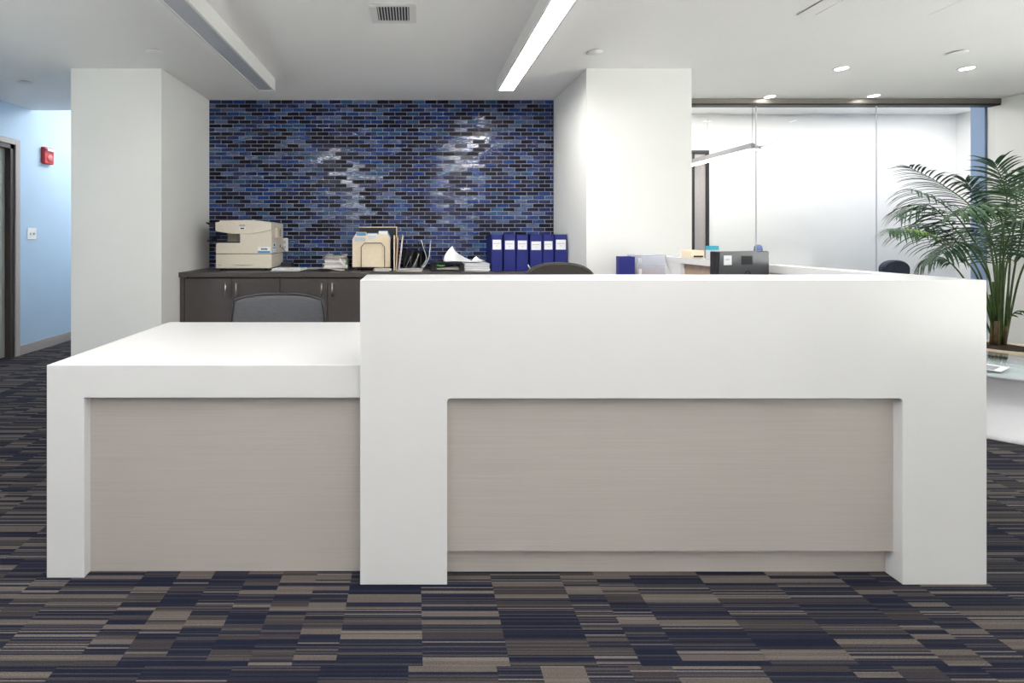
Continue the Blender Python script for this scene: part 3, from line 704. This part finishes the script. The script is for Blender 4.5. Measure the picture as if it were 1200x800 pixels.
def letter_tray():
    Y = F/134.0; x0, x1 = wx(504.5, Y), wx(544, Y); X = (x0+x1)/2; w2 = (x1-x0)/2
    t = thing('letter_tray', 'black rounded plastic tray holding papers beside the document stack', 'tray', (X, Y, CZ))
    mb = MB()
    mb.prism(rounded(-w2, w2, .0006, .016, .006), 0, .27, 'black_plastic')
    mb.prism([(-w2, .016), (-w2+.055, .016), (-w2+.05, .05), (-w2+.07, .062), (-w2+.03, .078), (-w2+.012, .065)], 0, .27, 'black_plastic')
    mb.prism([(w2-.04, .016), (w2, .016), (w2, .06), (w2-.012, .072), (w2-.035, .06)], 0, .27, 'black_plastic')
    mb.prism([(-w2+.03, .064), (w2-.012, .062), (w2-.012, .072), (-w2+.03, .078)], 0, .27, 'black_plastic'); mb.build('shell', t)
    p = thing('tray_papers', 'green card and white papers lying inside the black tray', 'paper', (X, Y+.005, CZ+.0165))
    for i, (m, h) in enumerate((('paper', .004), ('paper_grey', .009), ('tan_card', .016))):
        MB().box(-w2+.06, w2-.045, 0, .2, h-.003, h, m, mtx=RY(-.03*i)).build('sheet', p)
    MB().box(-w2+.052, -.02, .0, .2, .026, .036, 'green_card', mtx=RY(.02)).build('green_card', p)
    # sheet curling up on top of tray and documents
    c = thing('curled_sheet', 'white sheet of paper curling up on top of the black tray', 'paper', (wx(520, Y), Y, CZ+.081))
    L = wx(570, Y)-wx(520, Y)
    MB().sheet(lambda u, v: (.01+L*.9*u, .03+.2*v, .003+.002*math.sin(6*u)), 10, 4, .0012, 'paper').build('sheet', c)
    def sail(x0, w, h, lean):
        def fn(u, v):
            v = max(0, v); a = x0+lean*v*v; b = x0+lean+(w-lean)*max(0, 1-v)**2
            return (a+(b-a)*u, .03+.07*v*v+.03*math.sin(math.pi*u)*(1-v), .006+h*v)
        return fn
    MB().sheet(sail(0, .26, .135, .085), 10, 14, .0012, 'paper').build('curled_corner', c)
    MB().sheet(sail(.25, .125, .042, .05), 8, 8, .0012, 'paper').build('curled_corner', c)
letter_tray()
def binders():
    Y = F/133.0
    edges = [(576, 588.8), (590.5, 604.3), (605.5, 619), (621.3, 635.5), (636.5, 649), (650.2, 664.6)]
    labz = [(280.8, 292.3), (281.8, 292.3), (281.8, 292.3), (282.8, 292.8), (282.5, 292.3), (280.8, 292.3)]
    spec = ['blue ring binder at the document stack end of the row', 'second blue ring binder from the document stack', 'third blue ring binder from the document stack', 'third blue ring binder from the right pillar', 'second blue ring binder from the right pillar', 'blue ring binder against the right pillar']
    for i, ((a, b), (l0, l1)) in enumerate(zip(edges, labz)):
        x0, x1 = wx(a, Y), min(wx(b, Y), PR0-.002); W = x1-x0; Hh = .322
        t = thing('ring_binder', spec[i], 'binder', (x0, Y, CZ), 0, 'blue binders on the worktop')
        MB().box(.004, W-.004, .0, .004, .001, Hh, 'binder_blue', .001).build('spine', t)
        for xa in (0.0, W-.004): MB().box(xa, xa+.004, .002, .285, .0006, Hh+.001, 'binder_blue', .001).build('cover', t)
        MB().box(.006, W-.006, .02, .27, .008, Hh-.02, 'paper').build('pages', t)
        z0, z1 = wz(l1, Y)-CZ, wz(l0, Y)-CZ
        p = MB().box(.010, W-.012, -.0012, .0002, z0, z1, 'paper')
        zm = (z0+z1)/2
        for j in range(7): p.box(.018+j*(W-.04)/7, .018+(j+.8)*(W-.04)/7, -.0018, -.001, zm+.008, zm+.012, 'ink_soft')
        p.box(W/2-.008, W/2+.008, -.0018, -.001, zm-.012, zm-.009, 'ink_soft').build('spine_label', t, label='white printed spine label')
binders()
def cable():
    Y = F/137.5
    o = MB().tube([(0, 0, .065), (.006, -.004, .05), (.016, -.006, .034), (.03, -.008, .018), (.05, -.006, .006), (.09, .0, .0045)], .0045, 'white_plastic', 8).build('cable', None, 'short white cable hanging in front of the blue binders', 'cable', loc=(wx(619, Y), Y+.01, CZ))
cable()

# ------------------------------------------------------------------ things on the return desk
def desk_items():
    WS = .752; Y = F/157.0
    x0, x1 = wx(726, Y), wx(744, Y)
    t = thing('desk_binder', 'dark blue binder standing next to the clear drawer unit on the desk', 'binder', (x0, Y, WS))
    W = x1-x0; Hh = wz(300.5, Y)-WS
    MB().box(0, W, 0, .004, .0006, Hh, 'binder_blue', .001).box(0, .004, .004, .06, .0006, Hh, 'binder_blue').box(0, W, .056, .06, .0006, Hh, 'binder_blue').build('cover', t)
    MB().box(.006, W-.004, .005, .055, .004, Hh-.012, 'paper').build('pages', t)
    x0, x1 = wx(746.5, Y), wx(780.5, Y); W = x1-x0; Hh = wz(298.5, Y)-WS
    t = thing('drawer_unit', 'clear frosted plastic drawer unit on the desk before the white pillar', 'drawer unit', (x0, Y, WS))
    MB().box(0, W, 0, .16, Hh-.006, Hh, 'frosted_plastic', .001).box(0, .005, .004, .16, .001, Hh-.006, 'frosted_plastic').box(W-.005, W, .004, .16, .001, Hh-.006, 'frosted_plastic').box(.005, W-.005, .155, .16, .001, Hh-.006, 'frosted_plastic').box(.005, W-.005, .004, .155, .001, .006, 'frosted_plastic').build('case', t)
    hh = (Hh-.012)/4
    for i in range(4):
        z = .007+hh*i
        dr = MB().box(.006, W-.006, -.006, .0, z+.002, z+hh-.004, 'frosted_plastic', .001).box(.006, W-.006, 0, .15, z+.002, z+.005, 'frosted_plastic').build('drawer', t)
        MB().box(.008, .03, -.012, -.0062, z+hh*.25, z+hh*.75, 'paper_grey', .002).build('label_slot', dr)
    c = thing('drawer_contents', 'red and green cards seen through the clear drawer unit', 'cards', (x0, Y, WS))
    z = .007+hh*2
    MB().box(.04, W-.03, .02, .13, z+.008, z+.02, 'green_card').build('green_card', c)
    MB().box(.035, W-.02, .02, .13, z+.021, z+.034, 'magenta_print').build('red_card', c)
    MB().box(.045, W-.06, .02, .13, z+.035, z+.046, 'orange_print').build('orange_card', c)
    # monitor seen from behind
    a = math.radians(20); W, Hm, Zt = .365, .30, 1.146
    t = thing('monitor', 'black computer monitor seen from behind above the tall counter', 'monitor', (1.525, 2.385, WS), a)
    zb = Zt-WS-Hm
    MB().prism(rounded(0, W, zb, zb+Hm, .006, 2), .03, .05, 'monitor_side').build('bezel', t)
    MB().prism(rounded(.012, W-.012, zb+.012, zb+Hm-.012, .003, 2), .0502, .052, 'screen_glass').build('screen', t)
    mb = MB(); mb.prism(rounded(.0015, W-.0015, zb+.001, zb+Hm-.001, .006, 2), .006, .0295, 'monitor_side'); mb.build('side_shell', t)
    MB().prism(rounded(.003, W-.003, zb+.003, zb+Hm-.003, .006, 2), 0, .0055, 'monitor_black', bev=.002).build('back_cover', t)
    MB().box(.03, .085, -.001, .0002, zb+Hm-.068, zb+Hm-.02, 'paper').box(.04, .07, -.0015, -.0008, zb+Hm-.042, zb+Hm-.039, 'ink_soft').build('sticker', t, label='white sticker')
    MB().box(.155, .235, -.001, .0002, zb+Hm-.068, zb+Hm-.024, 'ink').build('rating_plate', t)
    MB().tube([(.20+.018*math.cos(q), -.001, zb+Hm-.118+.018*math.sin(q)) for q in [math.pi*i/8 for i in range(9)]], .002, 'ink', 6).build('cable_clip', t)
    MB().box(W/2-.03, W/2+.03, -.02, -.0002, .012, zb+.12, 'monitor_side', .004).build('stand_neck', t)
    MB().box(W/2-.11, W/2+.11, -.09, .10, .0006, .012, 'monitor_side', .004).build('stand_base', t)
    # cream box and teal carton on the ledge
    Y = 3.30; x0, x1 = 1.912, 2.005
    t = thing('card_box', 'small cream box with a dark slot on the white return ledge', 'box', (x0, Y, TZ))
    MB().box(0, x1-x0, 0, .12, .0006, .055, 'manila', .002).build('body', t)
    MB().box(.02, x1-x0-.008, -.001, .002, .006, .018, 'ink').build('slot', t)
    Y = 3.12
    t = thing('small_carton', 'small white carton with teal printed top on the return ledge', 'carton', (1.935, Y, TZ))
    MB().box(0, .055, 0, .05, .0006, .088, 'paper_grey', .001).build('body', t)
    MB().box(-.0008, .0558, -.0008, .0508, .062, .0885, 'teal_print').build('print_band', t)
desk_items()

# ------------------------------------------------------------------ chairs
def swivel_base(t, m='chair_frame', seat_z=.46):
    for k in range(5):
        q = 2*math.pi*k/5+.3
        lg = MB().tube([(0.02*math.cos(q), .02*math.sin(q), .10), (.16*math.cos(q), .16*math.sin(q), .085), (.29*math.cos(q), .29*math.sin(q), .062)], [.02, .017, .013], m, 8).build('leg', t)
        MB().lathe([(.001, -.012), (.024, -.012), (.028, -.006), (.028, .006), (.024, .012), (.001, .012)], 'black_plastic', 16, mtx=T(.29*math.cos(q), .29*math.sin(q), .029) @ RZ(q+.6) @ RX(math.pi/2)).build('caster', lg)
    MB().tube([(0, 0, .07), (0, 0, .25), (0, 0, seat_z-.07)], [.03, .026, .022], m, 12).build('gas_post', t)
    MB().box(-.1, .1, -.12, .12, seat_z-.075, seat_z-.05, m, .006).build('seat_plate', t)
def seat_pad(t, m, seat_z=.46, w=.5, d=.48):
    mb = MB(); pts = rounded(-w/2, w/2, -d/2, d/2, .1, 5)
    mb.prism(pts, seat_z-.05, seat_z+.01, m, axis='z', bev=.012, smooth=True); mb.build('seat', t)
def mesh_chair():
    Y = F/205.0+.02
    t = thing('mesh_office_chair', 'grey mesh back office chair behind the low white counter', 'chair', (wx(326, Y), Y-.2, 0))
    swivel_base(t); seat_pad(t, 'chair_frame', .45)
    # curved backrest, facing the counter, top at the photo's height
    yb = .2; zt = wz(345.5, Y); zb = .56
    def prof(v):   # half width along height
        return .215+.055*math.sin(math.pi*min(1, v*.62+.18)) if v < .93 else .27*(1)-.0
    def pt(u, v):
        z = zb+(zt-zb)*v; hw = .235+.035*math.sin(math.pi*(.15+.6*(1-v)))
        x = (2*u-1)*hw
        return (x, yb+.05*((1-(2*u-1)**2)), z-.022*(2*u-1)**4*v-.008*(2*u-1)**2*v)
    MB().sheet(pt, 20, 12, .004, 'mesh_fabric').build('backrest_mesh', t)
    loop = [pt(u/14, 1) for u in range(15)]+[pt(1, 1-v/8) for v in range(1, 9)]+[pt(1-u/14, 0) for u in range(1, 15)]+[pt(0, v/8) for v in range(1, 9)]
    MB().tube(loop, .007, 'chair_frame', 8, cap=False).build('backrest_frame', t)
    MB().tube([pt(.5, 0), pt(.5, .5), pt(.5, .97)], .0035, 'chair_frame', 6, mtx=T(0, .006, 0)).build('spine', t)
    MB().tube([(0, .10, .39), (0, .25, .42), (0, .27, .58)], .018, 'chair_frame', 8).build('back_bracket', t)
mesh_chair()
def black_chair():
    Y = F/200.0
    t = thing('black_office_chair', 'black upholstered office chair behind the tall white counter', 'chair', (wx(657, Y), Y-.18, 0))
    swivel_base(t); seat_pad(t, 'chair_black', .47)
    zt = wz(307.5, Y); zb = .60
    n = 24; P = []
    for i in range(n+1):
        q = math.pi*i/n; P.append((.225*abs(math.cos(q))**.75*(1 if math.cos(q) >= 0 else -1), zt-.15+.15*math.sin(q)**.9))
    P += [(-.215, zb+.06), (-.17, zb), (.17, zb), (.215, zb+.06)]
    MB().prism(P, .18, .235, 'chair_black', bev=.012).build('backrest', t)
    MB().box(-.03, .03, .1, .26, .40, .425, 'chair_frame').box(-.03, .03, .24, .262, .40, .75, 'chair_frame', .004).build('back_bracket', t)
    for s in (-1, 1):
        MB().tube([(s*.22, 0, .425), (s*.285, 0, .44), (s*.285, 0, .64)], .014, 'chair_frame', 8).build('arm_post', t)
        MB().box(s*.285-.03, s*.285+.03, -.12, .12, .64, .665, 'chair_frame', .008).build('arm_pad', t)
black_chair()
def meeting_chair(X, Y, zt, rz, m, lb, w):
    t = thing('meeting_chair', lb, 'chair', (X, Y, 0), rz, 'chairs behind the glass wall')
    swivel_base(t); seat_pad(t, m, .46)
    zb = .55; n = 16; h = w/2; P = []
    for i in range(n+1):
        q = math.pi*i/n; P.append((h*math.cos(q), zt-h*.55+h*.55*math.sin(q)))
    P += [(-h*.95, zb+.04), (-h*.7, zb), (h*.7, zb), (h*.95, zb+.04)]
    MB().prism(P, .19, .255, m, bev=.014).build('backrest', t)
    MB().box(-.03, .03, .1, .27, .40, .425, 'chair_frame').box(-.03, .03, .257, .272, .40, .7, 'chair_frame', .003).build('back_bracket', t)
meeting_chair(wx(889, 5.6)+.19, 5.49, wz(286.5, 5.6), math.radians(58), 'chair_blue', 'blue upholstered chair behind the glass beyond the black monitor', .42)
meeting_chair(wx(1048, 5.35)+.02, 5.13, wz(304.5, 5.35), math.radians(5), 'chair_navy', 'navy upholstered chair behind the glass near the palm', .34)

# ------------------------------------------------------------------ round table
def round_table():
    X, Y, R = 3.79, 3.15, .43
    t = thing('drum_table', 'round white drum coffee table with glass top beside the counter', 'table', (X, Y, 0))
    prof = [(.001, 0.0005), (R-.005, .0005), (R, .006)]+[(R-.13*math.sin(math.pi*.5*min(1, max(0, (z-.006)/.2)))**1.2, z) for z in [.03+.02*i for i in range(10)]]
    prof += [(R-.12, .25), (R-.09, .30), (R-.055, .345), (R-.03, .37), (R-.01, .375), (R-.008, .386), (.001, .386)]
    MB().lathe(prof, 'table_white', 64).build('drum_body', t)
    MB().lathe([(.001, .3865), (R-.002, .3865), (R+.002, .389), (R+.002, .397), (R-.002, .4), (.001, .4)], 'table_glass', 64).build('glass_top', t, label='greenish clear glass disc')
    m = thing('magazine', 'folded magazine lying on the round glass topped table', 'magazine', (3.57, 3.05, .4005), .5)
    MB().box(-.10, .10, -.13, .13, 0, .004, 'paper').box(-.09, .09, .02, .10, .004, .0046, 'orange_print').box(-.09, .06, -.1, -.02, .004, .0046, 'ink_soft').build('cover', m)
round_table()

# ------------------------------------------------------------------ palm
def palm():
    Y0 = 4.08; X0 = wx(1172, Y0); zr = wz(405, Y0)
    t = thing('potted_palm', 'tall green palm with feathery fronds in a low cream pot', 'plant', (X0, Y0, 0))
    R = .27
    pot = MB().lathe([(.001, .0005), (R*.72, .0005), (R*.95, zr-.05), (R, zr-.045), (R, zr), (R-.025, zr), (R-.03, zr-.03), (.001, zr-.03)], 'pot_cream', 48).build('pot', t)
    rs = random.Random(3)
    MB().lathe([(.001, zr+.012), (R*.3, zr+.01), (R*.6, zr), (R-.032, zr-.012), (R-.032, zr-.029), (.001, zr-.029)], 'soil', 40).build('soil', pot)
    def P(px, py, dy=0):
        Y = Y0+dy; return Vector((wx(px, Y)-X0, dy, wz(py, Y)))
    def spline(ctrl, n):
        out = []; c = [ctrl[0]]+ctrl+[ctrl[-1]]
        for i in range(1, len(c)-2):
            for j in range(n):
                s = j/n; a, b, d, e = c[i-1], c[i], c[i+1], c[i+2]
                out.append(.5*((2*b)+(-a+d)*s+(2*a-5*b+4*d-e)*s*s+(-a+3*b-3*d+e)*s**3))
        out.append(ctrl[-1]); return out
    def frond(ctrl, dys, t0, L, m, droop=.5, pairs=26, side_up=0.0):
        pts = spline([P(x, y, d) for (x, y), d in zip(ctrl, dys)], 8); N = len(pts)
        r = [.0085*(1-.8*i/N) for i in range(N)]
        st = MB(); st.tube(pts, r, 'stalk_green', 6)
        tmp = bmesh.new(); rr = random.Random(int(ctrl[-1][0]*13+ctrl[-1][1]))
        i0 = int(t0*(N-1))
        pairs = int(pairs*.8)
        for k in range(pairs):
            f = i0+(N-1-i0)*(k+.3)/pairs; i = min(N-2, int(f)); s = f-i
            p = pts[i].lerp(pts[i+1], s); d = (pts[i+1]-pts[i]).normalized()
            g = (k+.5)/pairs
            ln = L*(.45+.75*math.sin(math.pi*(.12+.8*g)))*rr.uniform(.85, 1.12)*(.8 if g > .9 else 1)
            a = d.cross(Vector((0, 0, 1)))
            if a.length < .15: a = d.cross(Vector((0, 1, 0)))
            a.normalize(); upv = a.cross(d).normalized()
            for sg in (-1, 1):
                fw = .35+.75*g+rr.uniform(-.12, .12)
                dirv = (a*sg*1.0+d*fw+upv*(-.3+side_up)+Vector((rr.uniform(-.1, .1), rr.uniform(-.1, .1), rr.uniform(-.1, .1)))).normalized()
                wd = .0075*rr.uniform(.8, 1.2); q = p.copy(); dd = dirv.copy(); L5 = ln/5; prev = None
                for j in range(6):
                    hw = wd*(0.35, .95, 1, .85, .5, .04)[j]
                    wv = dd.cross(upv if abs(dd.dot(upv)) < .9 else a).normalized()
                    lift = upv*hw*.35
                    row = [tmp.verts.new(q-wv*hw+lift), tmp.verts.new(q), tmp.verts.new(q+wv*hw+lift)]
                    if prev:
                        tmp.faces.new([prev[0], prev[1], row[1], row[0]]); tmp.faces.new([prev[1], prev[2], row[2], row[1]])
                    prev = row; q = q+dd*L5; dd = (dd+Vector((0, 0, -droop*.42*(1+.25*j)))).normalized()
        # keep the foliage clear of the right wall and the glass
        lim = XR-X0-.02; ylim = 4.64-Y0-.01
        for v in tmp.verts:
            v.co.x = min(v.co.x, lim); v.co.y = min(v.co.y, ylim)
        st._merge(tmp, m, None, True)
        for v in st.bm.verts: v.co.x = min(v.co.x, lim); v.co.y = min(v.co.y, ylim)
        st.build('frond', t)
    D, Mi, Ye = 'leaf_dark', 'leaf_mid', 'leaf_yellow'
    B = lambda *c: list(c)
    frond(B((1170, 402), (1167, 300), (1142, 247), (1105, 217), (1064, 195)), (0, 0, -.05, -.1, -.15), .45, .22, D, .35, 30, .5)
    frond(B((1168, 402), (1158, 318), (1128, 262), (1100, 236), (1066, 221)), (0, -.05, -.15, -.25, -.3), .45, .25, D, .5, 30)
    frond(B((1166, 402), (1160, 330), (1127, 278), (1088, 240), (1052, 247)), (0, .05, .1, .15, .2), .42, .3, D, .55, 32)
    frond(B((1168, 402), (1144, 322), (1110, 290), (1076, 270), (1040, 268)), (0, -.1, -.2, -.3, -.35), .45, .22, Mi, .55, 28)
    frond(B((1168, 402), (1150, 325), (1120, 282), (1085, 262), (1042, 270)), (0, .05, .1, .1, .1), .5, .22, D, .5, 26)
    frond(B((1166, 402), (1135, 335), (1110, 305), (1090, 302), (1074, 314)), (0, .05, .15, .2, .25), .45, .2, D, .6, 22)
    frond(B((1172, 402), (1163, 300), (1148, 245), (1139, 224), (1131, 211)), (0, .1, .2, .25, .3), .5, .17, D, .2, 22, .5)
    frond(B((1174, 402), (1172, 300), (1180, 244), (1176, 216), (1165, 190)), (0, -.05, -.1, -.1, -.1), .5, .22, D, .3, 26, .5)
    frond(B((1178, 402), (1184, 300), (1191, 244), (1188, 218), (1176, 200)), (0, .1, .2, .25, .3), .45, .24, D, .35, 28, .5)
    frond(B((1178, 402), (1188, 320), (1200, 262), (1207, 225), (1216, 203)), (0, -.05, -.1, -.15, -.2), .42, .26, Mi, .45, 28, .5)
    frond(B((1174, 402), (1176, 290), (1170, 248), (1150, 238), (1122, 250)), (0, -.15, -.3, -.42, -.5), .5, .22, Mi, .5, 26)
    frond(B((1178, 402), (1193, 330), (1210, 292), (1222, 280), (1232, 290)), (0, .05, .1, .15, .2), .45, .22, D, .6, 22)
    frond(B((1170, 402), (1166, 320), (1158, 282), (1150, 268), (1136, 268)), (0, .1, .2, .3, .35), .4, .24, D, .5, 26)
    frond(B((1172, 402), (1172, 330), (1180, 285), (1190, 262), (1206, 256)), (0, -.1, -.25, -.35, -.45), .42, .25, D, .5, 26)
    frond(B((1170, 402), (1158, 320), (1140, 290), (1122, 284), (1104, 296)), (0, -.1, -.25, -.35, -.42), .45, .22, D, .6, 24)
    frond(B((1172, 402), (1168, 330), (1163, 300), (1160, 270), (1166, 250)), (0, .05, .1, .1, .05), .42, .24, D, .4, 26)
    frond(B((1172, 402), (1178, 320), (1186, 290), (1192, 275), (1200, 300)), (0, .1, .2, .3, .35), .42, .22, D, .6, 22)
    frond(B((1178, 385), (1182, 374), (1188, 367), (1194, 364), (1202, 365)), (0, -.02, -.05, -.08, -.1), .35, .07, Mi, .4, 8)
    frond(B((1128, 307), (1110, 283), (1094, 276), (1080, 271), (1062, 268)), (-.1, -.25, -.3, -.34, -.38), .5, .07, Ye, .4, 14)
    for (px, topx, topy, dy, rad) in ((1162, 1164, 330, 0, .016), (1168, 1168, 310, -.04, .02), (1173, 1174, 320, .05, .017), (1177, 1182, 330, -.02, .014), (1165, 1160, 345, .06, .014)):
        b = P(px, 404, dy); e = P(topx, topy, dy); mid = b.lerp(e, .3)
        MB().tube([b, mid], [rad*.85, rad*.75], 'stalk_brown', 8).tube([mid, b.lerp(e, .7), e], [rad*.75, rad*.65, rad*.45], 'stalk_green', 8).build('stem', t)
palm()
